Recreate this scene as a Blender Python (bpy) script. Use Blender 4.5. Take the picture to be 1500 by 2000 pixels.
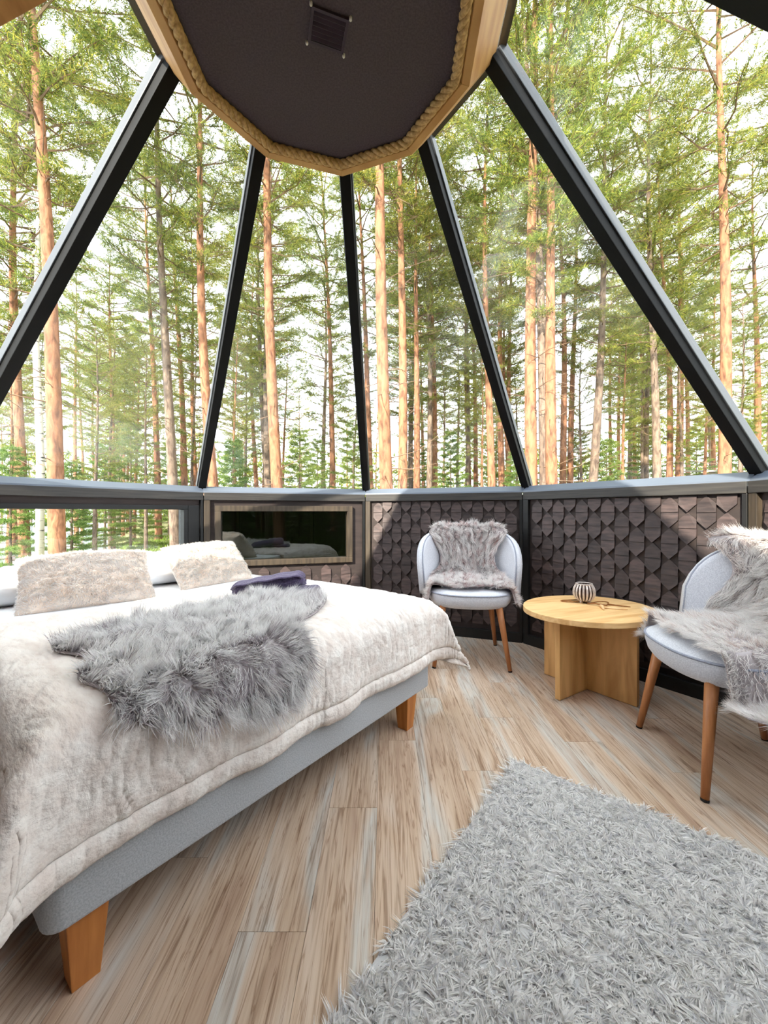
import bpy, bmesh, math, random
import numpy as np
from mathutils import Vector, Matrix
random.seed(7); rng = np.random.default_rng(7)
for o in list(bpy.data.objects): bpy.data.objects.remove(o, do_unlink=True)
scene = bpy.context.scene; COL = scene.collection
PI = math.pi; R = math.radians
sin, cos = math.sin, math.cos

# ------------------------------------------------------------------ camera, sky, sun, exposure
CAM_H, FPX = 0.938, 771.0
cam_data = bpy.data.cameras.new('camera'); cam = bpy.data.objects.new('camera', cam_data); COL.objects.link(cam)
cam.location = (0, 0, CAM_H); cam.rotation_euler = (R(90), 0, 0)
cam_data.sensor_fit = 'HORIZONTAL'; cam_data.sensor_width = 36; cam_data.lens = FPX / 1500 * 36
cam_data.clip_start = 0.02; cam_data.clip_end = 500
scene.camera = cam

world = bpy.data.worlds.new('sky'); scene.world = world; world.use_nodes = True
bg = world.node_tree.nodes['Background']
bg.inputs[0].default_value = (0.91, 0.95, 1.0, 1); bg.inputs[1].default_value = 2.0

SUN_AZ, SUN_EL = 241.0, 29.5
sd = bpy.data.lights.new('sun', 'SUN'); sun = bpy.data.objects.new('sun', sd); COL.objects.link(sun)
sd.energy = 6.5; sd.color = (1.0, 0.90, 0.76); sd.angle = R(0.9)
sun.location = (-4, -7, 8)
sv = Vector((cos(R(SUN_AZ)) * cos(R(SUN_EL)), sin(R(SUN_AZ)) * cos(R(SUN_EL)), sin(R(SUN_EL))))
sun.rotation_euler = sv.to_track_quat('Z', 'Y').to_euler()

vs = scene.view_settings
scene.display_settings.display_device = 'sRGB'
vs.view_transform = 'Standard'; vs.look = 'None'; vs.gamma = 1.0; vs.use_curve_mapping = False
vs.exposure = 1.15
scene.cycles.max_bounces = 4; scene.cycles.diffuse_bounces = 3; scene.cycles.glossy_bounces = 2; scene.cycles.transmission_bounces = 2; scene.cycles.transparent_max_bounces = 8
scene.cycles.adaptive_threshold = 0.17; scene.cycles.use_light_tree = False
scene.cycles.caustics_reflective = False; scene.cycles.caustics_refractive = False

# ------------------------------------------------------------------ helpers
def lin(c):
    return tuple(((x / 255) / 12.92 if x / 255 <= 0.04045 else ((x / 255 + 0.055) / 1.055) ** 2.4) for x in c)

def mat(name, ca, cb=None, scale=(6, 6, 6), rough=0.6, bump=0.0, detail=4, rand=0.0, spec=0.4, bscale=None,
        coord='Object', metallic=0.0, distort=0.0, lo=0.35, hi=0.65, sheen=0.0, bdist=0.01, cc=None):
    """Principled material: two (three) colours mixed by stretched noise, per-object value variation, bump."""
    m = bpy.data.materials.new(name); m.use_nodes = True
    nt = m.node_tree; N = nt.nodes; L = nt.links
    b = N['Principled BSDF']
    b.inputs['Roughness'].default_value = rough; b.inputs['Metallic'].default_value = metallic
    b.inputs['Specular IOR Level'].default_value = spec
    if sheen: b.inputs['Sheen Weight'].default_value = sheen
    ca = lin(ca) + (1,); cb = (lin(cb) + (1,)) if cb else ca
    tc = N.new('ShaderNodeTexCoord'); mp = N.new('ShaderNodeMapping'); mp.inputs['Scale'].default_value = scale
    oi = N.new('ShaderNodeObjectInfo')
    add = N.new('ShaderNodeVectorMath'); add.operation = 'MULTIPLY_ADD'
    L.new(oi.outputs['Random'], add.inputs[0]); add.inputs[1].default_value = (31, 17, 23) if rand else (0, 0, 0)
    L.new(tc.outputs[coord], mp.inputs[0]); L.new(mp.outputs[0], add.inputs[2])
    no = N.new('ShaderNodeTexNoise'); no.inputs['Scale'].default_value = 1; no.inputs['Detail'].default_value = detail
    no.inputs['Distortion'].default_value = distort
    L.new(add.outputs[0], no.inputs['Vector'])
    cr = N.new('ShaderNodeValToRGB'); e = cr.color_ramp.elements
    e[0].position = lo; e[0].color = ca; e[1].position = hi; e[1].color = cb
    if cc:
        x = cr.color_ramp.elements.new(min(0.99, hi + 0.12)); x.color = lin(cc) + (1,)
    L.new(no.outputs['Fac'], cr.inputs[0])
    out = cr.outputs[0]
    if rand:
        hs = N.new('ShaderNodeHueSaturation'); mr = N.new('ShaderNodeMapRange')
        mr.inputs['To Min'].default_value = 1 - rand; mr.inputs['To Max'].default_value = 1 + rand
        L.new(oi.outputs['Random'], mr.inputs[0]); L.new(mr.outputs[0], hs.inputs['Value']); L.new(out, hs.inputs['Color'])
        out = hs.outputs[0]
    L.new(out, b.inputs['Base Color'])
    if bump:
        src = no.outputs['Fac']
        if bscale:
            n2 = N.new('ShaderNodeTexNoise'); mp2 = N.new('ShaderNodeMapping'); mp2.inputs['Scale'].default_value = bscale
            L.new(tc.outputs[coord], mp2.inputs[0]); L.new(mp2.outputs[0], n2.inputs['Vector'])
            n2.inputs['Scale'].default_value = 1; n2.inputs['Detail'].default_value = 3; src = n2.outputs['Fac']
        bp = N.new('ShaderNodeBump'); bp.inputs['Strength'].default_value = bump; bp.inputs['Distance'].default_value = bdist
        L.new(src, bp.inputs['Height']); L.new(bp.outputs[0], b.inputs['Normal'])
    return m

def fibre_mat(name, root, tip, dark=None, translucent=0.3, rnd=0.25):
    """Fibres / needles: colour from root to tip (attribute tip) with per-strand variation (attribute rnd)."""
    m = bpy.data.materials.new(name); m.use_nodes = True
    nt = m.node_tree; N = nt.nodes; L = nt.links
    N.remove(N['Principled BSDF']); outn = N['Material Output']
    at = N.new('ShaderNodeAttribute'); at.attribute_name = 'tip'
    ar = N.new('ShaderNodeAttribute'); ar.attribute_name = 'rnd'
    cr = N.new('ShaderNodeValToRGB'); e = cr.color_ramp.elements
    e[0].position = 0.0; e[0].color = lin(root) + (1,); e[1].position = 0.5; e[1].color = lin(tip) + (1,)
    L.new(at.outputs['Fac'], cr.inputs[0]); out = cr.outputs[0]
    if dark:
        mx = N.new('ShaderNodeMix'); mx.data_type = 'RGBA'
        c2 = N.new('ShaderNodeValToRGB'); c2.color_ramp.elements[0].position = 0.62; c2.color_ramp.elements[1].position = 0.9
        L.new(ar.outputs['Fac'], c2.inputs[0]); L.new(c2.outputs[0], mx.inputs[0])
        L.new(out, mx.inputs[6]); mx.inputs[7].default_value = lin(dark) + (1,); out = mx.outputs[2]
    hs = N.new('ShaderNodeHueSaturation'); mr = N.new('ShaderNodeMapRange')
    mr.inputs['To Min'].default_value = 1 - rnd; mr.inputs['To Max'].default_value = 1 + rnd
    L.new(ar.outputs['Fac'], mr.inputs[0]); L.new(mr.outputs[0], hs.inputs['Value']); L.new(out, hs.inputs['Color'])
    oi = N.new('ShaderNodeObjectInfo'); mh = N.new('ShaderNodeMapRange')
    mh.inputs['To Min'].default_value = 0.485; mh.inputs['To Max'].default_value = 0.515
    L.new(oi.outputs['Random'], mh.inputs[0]); L.new(mh.outputs[0], hs.inputs['Hue'])
    d = N.new('ShaderNodeBsdfDiffuse'); t = N.new('ShaderNodeBsdfTranslucent'); mix = N.new('ShaderNodeMixShader')
    mix.inputs[0].default_value = translucent
    L.new(hs.outputs[0], d.inputs[0]); L.new(hs.outputs[0], t.inputs[0])
    L.new(d.outputs[0], mix.inputs[1]); L.new(t.outputs[0], mix.inputs[2]); L.new(mix.outputs[0], outn.inputs[0])
    return m

def glass_mat(name, tint, base=0.03, edge=0.55):
    m = bpy.data.materials.new(name); m.use_nodes = True
    nt = m.node_tree; N = nt.nodes; L = nt.links
    N.remove(N['Principled BSDF'])
    tr = N.new('ShaderNodeBsdfTransparent'); tr.inputs[0].default_value = tint + (1,)
    gl = N.new('ShaderNodeBsdfGlossy'); gl.inputs['Roughness'].default_value = 0.015; gl.inputs[0].default_value = (.95, 1, 1, 1)
    lw = N.new('ShaderNodeLayerWeight'); lw.inputs[0].default_value = 0.5
    pw = N.new('ShaderNodeMath'); pw.operation = 'POWER'; pw.inputs[1].default_value = 4
    ma = N.new('ShaderNodeMath'); ma.operation = 'MULTIPLY_ADD'; ma.inputs[1].default_value = edge; ma.inputs[2].default_value = base
    L.new(lw.outputs['Facing'], pw.inputs[0]); L.new(pw.outputs[0], ma.inputs[0])
    mx = N.new('ShaderNodeMixShader'); L.new(ma.outputs[0], mx.inputs[0])
    L.new(tr.outputs[0], mx.inputs[1]); L.new(gl.outputs[0], mx.inputs[2])
    L.new(mx.outputs[0], N['Material Output'].inputs[0])
    return m

def link(name, me, m=None, parent=None, smooth=False):
    o = bpy.data.objects.new(name, me); COL.objects.link(o)
    if m and not me.materials: me.materials.append(m)
    if parent: o.parent = parent
    if smooth and me.polygons: me.polygons.foreach_set('use_smooth', [True] * len(me.polygons))
    return o

class MB:
    def __init__(s): s.v = []; s.f = []
    def add(s, v, f):
        k = len(s.v); s.v += [tuple(p) for p in v]; s.f += [tuple(i + k for i in q) for q in f]; return s
    def box(s, x0, x1, y0, y1, z0, z1):
        return s.add([(x0, y0, z0), (x1, y0, z0), (x1, y1, z0), (x0, y1, z0), (x0, y0, z1), (x1, y0, z1), (x1, y1, z1), (x0, y1, z1)],
                     [(0, 3, 2, 1), (4, 5, 6, 7), (0, 1, 5, 4), (1, 2, 6, 5), (2, 3, 7, 6), (3, 0, 4, 7)])
    def prism(s, poly, z0, z1):
        n = len(poly)
        return s.add([(x, y, z0) for x, y in poly] + [(x, y, z1) for x, y in poly],
                     [tuple(range(n - 1, -1, -1)), tuple(range(n, 2 * n))] + [(i, (i + 1) % n, n + (i + 1) % n, n + i) for i in range(n)])
    def tube(s, pts, rad, sides=8, closed=False, cap=True):
        pts = [Vector(p) for p in pts]; n = len(pts)
        rad = rad if hasattr(rad, '__len__') else [rad] * n
        vs_, fs = [], []
        up = None
        for i, p in enumerate(pts):
            a = pts[(i - 1) % n] if (closed or i > 0) else p
            b = pts[(i + 1) % n] if (closed or i < n - 1) else p
            t = (b - a).normalized()
            if up is None:
                up = Vector((0, 0, 1)) if abs(t.z) < 0.9 else Vector((1, 0, 0))
            u = (up - t * up.dot(t)).normalized(); w = t.cross(u); up = u
            for j in range(sides):
                an = 2 * PI * j / sides
                vs_.append(p + (u * cos(an) + w * sin(an)) * rad[i])
        m_ = n if closed else n - 1
        for i in range(m_):
            for j in range(sides):
                k = (i + 1) % n
                fs.append((i * sides + j, i * sides + (j + 1) % sides, k * sides + (j + 1) % sides, k * sides + j))
        if cap and not closed:
            fs.append(tuple(range(sides - 1, -1, -1))); fs.append(tuple((n - 1) * sides + j for j in range(sides)))
        return s.add(vs_, fs)
    def lathe(s, prof, seg=24, c=(0, 0)):
        n = len(prof); vs_ = []; fs = []
        for j in range(seg):
            a = 2 * PI * j / seg
            for r, z in prof: vs_.append((c[0] + r * cos(a), c[1] + r * sin(a), z))
        for j in range(seg):
            k = (j + 1) % seg
            for i in range(n - 1): fs.append((j * n + i, k * n + i, k * n + i + 1, j * n + i + 1))
        return s.add(vs_, fs)
    def beam(s, p0, p1, wdir, w, ddir, d0, d1):
        p0, p1, wdir, ddir = map(Vector, (p0, p1, wdir, ddir)); v = []
        for p in (p0, p1):
            for a, d in ((-1, d0), (1, d0), (1, d1), (-1, d1)): v.append(p + wdir * a * w / 2 + ddir * d)
        return s.add(v, [(0, 3, 2, 1), (4, 5, 6, 7), (0, 1, 5, 4), (1, 2, 6, 5), (2, 3, 7, 6), (3, 0, 4, 7)])
    def mesh(s, name, bevel=0.0):
        me = bpy.data.meshes.new(name); me.from_pydata(s.v, [], s.f)
        bm = bmesh.new(); bm.from_mesh(me)
        bmesh.ops.recalc_face_normals(bm, faces=bm.faces)
        if bevel: bmesh.ops.bevel(bm, geom=bm.edges[:], offset=bevel, segments=2, affect='EDGES', profile=0.6)
        bm.to_mesh(me); bm.free(); me.update(); return me
    def build(s, name, m, parent=None, smooth=False, bevel=0.0):
        return link(name, s.mesh(name, bevel), m, parent, smooth)

def fast_mesh(name, V, T, attrs=None):
    """numpy triangles or quads -> mesh"""
    me = bpy.data.meshes.new(name); k = T.shape[1]
    me.vertices.add(len(V)); me.vertices.foreach_set('co', np.ascontiguousarray(V, dtype=np.float32).ravel())
    me.loops.add(T.size); me.loops.foreach_set('vertex_index', np.ascontiguousarray(T, dtype=np.int32).ravel())
    me.polygons.add(len(T)); me.polygons.foreach_set('loop_start', np.arange(0, T.size, k, dtype=np.int32))
    for n_, arr in (attrs or {}).items():
        a = me.attributes.new(n_, 'FLOAT', 'POINT'); a.data.foreach_set('value', np.ascontiguousarray(arr, dtype=np.float32))
    me.update(calc_edges=True); return me

def grid_mesh(name, P, closed_u=False):
    """P (nu,nv,3) -> quads"""
    nu, nv = P.shape[:2]; idx = np.arange(nu * nv).reshape(nu, nv)
    if closed_u: idx = np.vstack([idx, idx[:1]])
    q = np.stack([idx[:-1, :-1], idx[1:, :-1], idx[1:, 1:], idx[:-1, 1:]], -1).reshape(-1, 4)
    return fast_mesh(name, P.reshape(-1, 3), q)

def unit(a): return a / (np.linalg.norm(a, axis=-1, keepdims=True) + 1e-9)

def strands(name, roots, dirs, lens, widths, bend, nseg=2, rnd=None):
    """ribbon strands: root, direction, length, width, bend vector (added quadratically)"""
    n = len(roots); dirs = unit(dirs)
    side = unit(np.cross(dirs, rng.normal(size=(n, 3))))
    V = np.zeros((n, 2 * nseg + 1, 3)); tip = np.zeros((n, 2 * nseg + 1))
    for i in range(nseg + 1):
        t = i / nseg
        c = roots + dirs * (lens * t)[:, None] + bend * (lens * t * t)[:, None]
        w = (widths * (1 - 0.75 * t) / 2)[:, None]
        if i < nseg:
            V[:, 2 * i] = c - side * w; V[:, 2 * i + 1] = c + side * w; tip[:, 2 * i:2 * i + 2] = t
        else:
            V[:, 2 * i] = c; tip[:, 2 * i] = 1
    k = 2 * nseg + 1; T = []
    for i in range(nseg - 1):
        T += [(2 * i, 2 * i + 1, 2 * i + 2), (2 * i + 1, 2 * i + 3, 2 * i + 2)]
    T.append((2 * nseg - 2, 2 * nseg - 1, 2 * nseg))
    T = (np.array(T)[None] + (np.arange(n) * k)[:, None, None]).reshape(-1, 3)
    if rnd is None: rnd = rng.random(n)
    return fast_mesh(name, V.reshape(-1, 3), T, {'tip': tip.ravel(), 'rnd': np.repeat(rnd, k)})

def vnoise(x, y, seed=0):
    """smooth 2D value noise in numpy, range 0..1"""
    x = np.asarray(x, float); y = np.asarray(y, float)
    xi = np.floor(x).astype(np.int64); yi = np.floor(y).astype(np.int64); fx = x - xi; fy = y - yi
    fx = fx * fx * (3 - 2 * fx); fy = fy * fy * (3 - 2 * fy)
    def h(a, b):
        k = (a * 374761393 + b * 668265263 + seed * 1442695) & 0xffffffff
        k = ((k ^ (k >> 13)) * 1274126177) & 0xffffffff
        return ((k ^ (k >> 16)) & 0xffff) / 65535.0
    return (h(xi, yi) * (1 - fx) + h(xi + 1, yi) * fx) * (1 - fy) + (h(xi, yi + 1) * (1 - fx) + h(xi + 1, yi + 1) * fx) * fy

def empty(name, loc=(0, 0, 0), rz=0.0):
    o = bpy.data.objects.new(name, None); COL.objects.link(o); o.location = loc; o.rotation_euler = (0, 0, rz)
    o.empty_display_size = 0.1; return o
def tag(o, label=None, cat=None, group=None, kind=None):
    if label: o['label'] = label
    if cat: o['category'] = cat
    if group: o['group'] = group
    if kind: o['kind'] = kind
    return o
def copy_tree(o, parent=None):
    c = o.copy(); COL.objects.link(c); c.parent = parent
    for ch in list(o.children): copy_tree(ch, c)
    return c

# ------------------------------------------------------------------ materials
def plank_mat():
    m = bpy.data.materials.new('vinyl_plank'); m.use_nodes = True
    nt = m.node_tree; N = nt.nodes; L = nt.links; b = N['Principled BSDF']
    b.inputs['Roughness'].default_value = 0.42; b.inputs['Specular IOR Level'].default_value = 0.35
    tc = N.new('ShaderNodeTexCoord'); oi = N.new('ShaderNodeObjectInfo')
    def noise(scale, detail, dist, mul):
        mp = N.new('ShaderNodeMapping'); mp.inputs['Scale'].default_value = scale
        ad = N.new('ShaderNodeVectorMath'); ad.operation = 'MULTIPLY_ADD'; ad.inputs[1].default_value = mul
        L.new(tc.outputs['Object'], mp.inputs[0]); L.new(oi.outputs['Random'], ad.inputs[0]); L.new(mp.outputs[0], ad.inputs[2])
        no = N.new('ShaderNodeTexNoise'); no.inputs['Scale'].default_value = 1; no.inputs['Detail'].default_value = detail; no.inputs['Distortion'].default_value = dist
        L.new(ad.outputs[0], no.inputs['Vector']); return no, ad
    def ramp(src, stops):
        cr = N.new('ShaderNodeValToRGB'); e = cr.color_ramp.elements
        e[0].position, e[0].color = stops[0][0], lin(stops[0][1]) + (1,); e[1].position, e[1].color = stops[-1][0], lin(stops[-1][1]) + (1,)
        for p, c in stops[1:-1]: x = e.new(p); x.color = lin(c) + (1,)
        L.new(src, cr.inputs[0]); return cr.outputs[0]
    def mix(kind, fac, a, c):
        mx = N.new('ShaderNodeMix'); mx.data_type = 'RGBA'; mx.blend_type = kind; mx.inputs[0].default_value = fac
        L.new(a, mx.inputs[6]); L.new(c, mx.inputs[7]); return mx.outputs[2]
    big, _ = noise((9, 1.5, 1), 3, .6, (37, 19, 0))
    base = ramp(big.outputs['Fac'], [(.28, (182, 154, 134)), (.42, (206, 182, 160)), (.52, (214, 194, 176)), (.62, (210, 206, 200)), (.75, (194, 168, 148))])
    gr, _ = noise((70, 3.2, 1), 6, 1.4, (11, 53, 0))
    grain = ramp(gr.outputs['Fac'], [(.30, (176, 158, 144)), (.46, (236, 230, 224)), (.70, (255, 255, 255))])
    col = mix('MULTIPLY', .85, base, grain)
    ln_, _ = noise((34, 1.1, 1), 4, 2.2, (71, 29, 0))
    line = ramp(ln_.outputs['Fac'], [(.475, (255, 255, 255)), (.497, (176, 150, 130)), (.52, (255, 255, 255))])
    col = mix('MULTIPLY', .7, col, line)
    vo = N.new('ShaderNodeTexVoronoi'); mp = N.new('ShaderNodeMapping'); mp.inputs['Scale'].default_value = (4.2, 2.3, 1)
    ad = N.new('ShaderNodeVectorMath'); ad.operation = 'MULTIPLY_ADD'; ad.inputs[1].default_value = (13, 7, 0)
    L.new(tc.outputs['Object'], mp.inputs[0]); L.new(oi.outputs['Random'], ad.inputs[0]); L.new(mp.outputs[0], ad.inputs[2]); L.new(ad.outputs[0], vo.inputs['Vector']); vo.inputs['Scale'].default_value = 1
    knot = ramp(vo.outputs['Distance'], [(.02, (120, 92, 72)), (.045, (190, 160, 136)), (.06, (150, 122, 100)), (.085, (255, 255, 255))])
    col = mix('MULTIPLY', .8, col, knot)
    hs = N.new('ShaderNodeHueSaturation'); mr = N.new('ShaderNodeMapRange'); mr.inputs['To Min'].default_value = .94; mr.inputs['To Max'].default_value = 1.05
    L.new(oi.outputs['Random'], mr.inputs[0]); L.new(mr.outputs[0], hs.inputs['Value']); L.new(col, hs.inputs['Color'])
    L.new(hs.outputs[0], b.inputs['Base Color'])
    bp = N.new('ShaderNodeBump'); bp.inputs['Strength'].default_value = .2; bp.inputs['Distance'].default_value = .003
    L.new(gr.outputs['Fac'], bp.inputs['Height']); L.new(bp.outputs[0], b.inputs['Normal'])
    return m
M = {}
M['plank'] = plank_mat()
M['floor'] = mat('floor_slab', (60, 48, 40))
M['shingle'] = mat('stained_shingle', (52, 43, 43), (80, 66, 64), (10, 10, 60), 0.55, 0.25, 5, rand=0.28, bdist=0.003)
M['wallback'] = mat('wall_backing', (50, 42, 41), (62, 52, 50), (5, 5, 40), 0.7)
M['darkwood'] = mat('black_stained_wood', (46, 45, 45), (66, 63, 60), (4, 30, 60), 0.5, 0.2, 5, bdist=0.003)
M['postwood'] = mat('dark_brown_frame_wood', (54, 46, 38), (80, 69, 56), (40, 40, 4), 0.55, 0.2, 5, bdist=0.003)
M['black'] = mat('black_paint', (20, 20, 21), (26, 26, 27), (6, 6, 6), 0.45)
M['rafter'] = mat('black_rafter_wood', (10, 10, 11), (15, 15, 16), (6, 6, 6), 0.6, spec=0.2)
M['metal'] = mat('dark_grey_aluminium', (74, 78, 84), (82, 86, 92), (3, 3, 3), 0.38, spec=0.6)
M['rail'] = mat('grey_aluminium_rail', (92, 101, 115), (100, 109, 123), (3, 3, 3), 0.36, spec=0.6)
M['fascia'] = mat('pine_fascia', (178, 128, 78), (206, 160, 104), (5, 5, 30), 0.5, 0.08, 5, rand=0.06, bdist=0.002)
M['beamwood'] = mat('pine_entrance_beam', (150, 100, 58), (180, 128, 76), (5, 5, 30), 0.5)
M['ceil'] = mat('dark_ceiling_felt', (68, 58, 66), (80, 69, 76), (180, 180, 180), 0.9, 0.2, 2, bdist=0.002)
M['vent'] = mat('dark_purple_vent', (46, 32, 50), (54, 38, 56), (20, 20, 20), 0.55)
M['screw'] = mat('white_screw_cap', (225, 220, 222), None, rough=0.3)
M['rope'] = mat('jute_rope', (164, 128, 84), (206, 168, 118), (90, 90, 90), 0.85, 0.5, 3, bdist=0.002)
M['glass'] = glass_mat('clear_glazing', (0.965, 0.98, 0.975), 0.03, 0.4)
M['darkglass'] = glass_mat('dark_tinted_glazing', (0.09, 0.11, 0.10), 0.10, 0.5)
M['fabric'] = mat('light_grey_bed_fabric', (162, 165, 170), (184, 187, 191), (260, 260, 260), 0.9, 0.4, 2, bdist=0.002, sheen=0.2)
M['chair'] = mat('pale_grey_chair_fabric', (192, 194, 204), (216, 218, 226), (240, 240, 240), 0.9, 0.4, 2, bdist=0.002, sheen=0.2)
M['pipe'] = mat('grey_piping', (140, 144, 160), (160, 164, 178), (240, 240, 240), 0.9)
M['sheet'] = mat('white_cotton', (238, 240, 244), (246, 247, 250), (14, 14, 14), 0.85, 0.25, 3, bdist=0.01)
M['oakleg'] = mat('orange_oak_leg', (176, 108, 52), (204, 134, 70), (40, 40, 3), 0.45, 0.1, 5, bdist=0.002)
M['tubeleg'] = mat('brown_wood_look_leg', (168, 108, 66), (192, 130, 84), (50, 50, 4), 0.42, 0, 4)
M['footcap'] = mat('black_rubber', (22, 20, 20))
M['table'] = mat('golden_oak_board', (206, 156, 98), (236, 196, 140), (3.0, 26, 26), 0.42, 0.05, 6, distort=0.6, lo=0.3, hi=0.6, bdist=0.002)
M['tablev'] = mat('golden_oak_panel', (184, 134, 78), (224, 178, 118), (16, 16, 1.6), 0.45, 0.05, 6, distort=0.6, lo=0.3, hi=0.6, bdist=0.002)
M['holder'] = mat('silvered_slat', (196, 182, 176), (222, 212, 208), (60, 60, 60), 0.35, metallic=0.3)
M['holderin'] = mat('brown_glass_cup', (62, 44, 40), None, rough=0.2)
M['cord'] = mat('brown_leather_cord', (138, 86, 40), (160, 104, 54), (60, 60, 60), 0.6)
M['paletag'] = mat('pale_wood_charm', (226, 184, 134), (238, 202, 156), (60, 60, 60), 0.5)
M['towel'] = mat('purple_terry', (84, 74, 104), (108, 96, 128), (160, 160, 160), 0.95, 0.8, 3, bdist=0.004, sheen=0.3)
M['blanket'] = mat('cream_faux_fur', (226, 213, 205), (243, 236, 230), (26, 9, 26), 0.95, 0.7, 5, bscale=(90, 34, 90), bdist=0.006, sheen=0.3)
M['blanketfuzz'] = fibre_mat('cream_fuzz', (222, 212, 204), (246, 242, 238), None, 0.45, 0.12)
M['cushion'] = mat('cream_fur_cushion', (236, 214, 196), (246, 232, 219), (14, 14, 22), 0.95, 0.8, 5, bscale=(38, 38, 70), bdist=0.008, sheen=0.3)
M['skin'] = mat('sheepskin_hide', (160, 152, 154), (184, 176, 178), (10, 10, 10), 0.9)
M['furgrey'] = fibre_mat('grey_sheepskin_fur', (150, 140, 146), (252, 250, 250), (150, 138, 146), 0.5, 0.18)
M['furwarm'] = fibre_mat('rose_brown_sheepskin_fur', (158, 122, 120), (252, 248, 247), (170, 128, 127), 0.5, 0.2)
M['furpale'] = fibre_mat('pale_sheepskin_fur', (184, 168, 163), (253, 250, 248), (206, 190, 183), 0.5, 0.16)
M['rug'] = fibre_mat('grey_shag_pile', (214, 212, 211), (254, 252, 250), (206, 205, 209), 0.45, 0.10)
M['rugback'] = mat('rug_backing', (190, 189, 190))
M['bark'] = mat('orange_pine_bark', (98, 66, 50), (168, 118, 88), (9, 9, 3.2), 0.9, 0.7, 6, rand=0.12, distort=0.5, lo=0.3, hi=0.58, bdist=0.05, coord='Object')
M['greybark'] = mat('grey_pine_bark', (90, 75, 66), (144, 124, 108), (9, 9, 3.2), 0.9, 0.7, 6, rand=0.12, distort=0.5, bdist=0.05)
M['birch'] = mat('birch_bark', (40, 38, 36), (216, 212, 202), (2.5, 2.5, 14), 0.8, 0.2, 5, lo=0.34, hi=0.42)
M['twig'] = mat('grey_brown_branch', (104, 84, 68), (140, 112, 90), (6, 6, 6), 0.9)
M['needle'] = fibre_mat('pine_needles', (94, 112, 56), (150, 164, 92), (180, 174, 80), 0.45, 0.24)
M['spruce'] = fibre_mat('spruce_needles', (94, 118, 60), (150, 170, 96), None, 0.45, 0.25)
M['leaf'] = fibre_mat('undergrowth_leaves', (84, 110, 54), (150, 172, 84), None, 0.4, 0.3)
M['ground'] = mat('forest_floor', (92, 96, 56), (132, 126, 84), (0.8, 0.8, 0.8), 0.95, 0.5, 6, bdist=0.1)
M['water'] = mat('lake_water', (150, 176, 196), (170, 190, 205), (0.3, 0.3, 0.3), 0.12, 0.1, 3, spec=0.9)
M['shed'] = mat('weathered_shed_board', (150, 140, 128), (180, 170, 156), (3, 3, 20), 0.8)
M['roofsheet'] = mat('grey_shed_roof', (170, 168, 164), None)

# ------------------------------------------------------------------ the room: a regular ten-sided glass cone on low walls
CX, CY = -0.202, 1.262
A0 = R(124.56); STEP = R(36); RV = 1.957; AP = RV * cos(R(18)); HALF = RV * sin(R(18)); WALL_H = 1.08
def ang(k): return A0 - STEP * k
def vert(k, r, z): return Vector((CX + r * cos(ang(k)), CY + r * sin(ang(k)), z))
def side_frame(k):
    m_ = ang(k) - STEP / 2
    return (CX + AP * cos(m_), CY + AP * sin(m_), 0), m_ - PI / 2     # local x along wall (left to right from inside), y outwards
deca = [(CX + (RV + 0.05) * cos(ang(k)), CY + (RV + 0.05) * sin(ang(k))) for k in range(10)][::-1]

def clip(poly, deca):
    out = poly; n = len(deca)
    for i in range(n):
        a, b = deca[i], deca[(i + 1) % n]; src = out; out = []
        def inside(p): return (b[0] - a[0]) * (p[1] - a[1]) - (b[1] - a[1]) * (p[0] - a[0]) >= 0
        for j in range(len(src)):
            p, q = src[j], src[(j + 1) % len(src)]
            if inside(p): out.append(p)
            if inside(p) != inside(q):
                d1 = (b[0] - a[0]) * (p[1] - a[1]) - (b[1] - a[1]) * (p[0] - a[0])
                d2 = (b[0] - a[0]) * (q[1] - a[1]) - (b[1] - a[1]) * (q[0] - a[0])
                t = d1 / (d1 - d2); out.append((p[0] + t * (q[0] - p[0]), p[1] + t * (q[1] - p[1])))
        if not out: return []
    return out

floor = MB().prism(deca, -0.06, -0.008).build('floor', M['floor']); tag(floor, 'pale wood-look plank floor of the ten-sided cabin', kind='structure')
pw, pl = 0.152, 0.93; row = 0; x = CX - 2.1
while x < CX + 2.1:
    y = CY - 2.4 + (row * 0.37 % pl)
    while y < CY + 2.1:
        q = clip([(x + .0004, y + .0004), (x + pw - .0004, y + .0004), (x + pw - .0004, y + pl - .0004), (x + .0004, y + pl - .0004)], deca)
        if len(q) > 2: MB().prism(q, -0.008, 0.0).build('plank', M['plank'], floor)
        y += pl
    x += pw; row += 1

# --- shingles: tall hexagons in staggered columns, each folded once across its middle
SW, SH, TIP = 0.0791, 0.166, 0.039
def shingle_mesh(parts=(0, 1)):
    w = SW / 2 - 0.0012; h = SH / 2
    # front profile depths (local y is outwards, so front faces are at smaller y)
    V = []; F = []
    up = [(-w, 0, .013), (w, 0, .013), (w, h - TIP, .007), (0, h, .005), (-w, h - TIP, .007)]
    lo = [(-w, -(h - TIP), .015), (0, -h, .018), (w, -(h - TIP), .015), (w, -.001, .008), (-w, -.001, .008)]
    for poly in [(up, lo)[q] for q in parts]:
        k = len(V); V += [(a, -d, b) for a, b, d in poly] + [(a, 0.0, b) for a, b, d in poly]
        F += [tuple(k + i for i in range(5))] + [(k + i, k + 5 + i, k + 5 + (i + 1) % 5, k + (i + 1) % 5) for i in range(5)]
    mb = MB(); mb.add(V, F); return mb.mesh('shingle')
SHM = shingle_mesh(); SHM.materials.append(M['shingle'])
SHL = shingle_mesh((1,)); SHL.materials.append(M['shingle'])     # cut pieces under the cap rail
SHU = shingle_mesh((0,)); SHU.materials.append(M['shingle'])     # cut pieces above the skirting
WY = 0.030            # shingle plane lies this far behind the cap's edge

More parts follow.
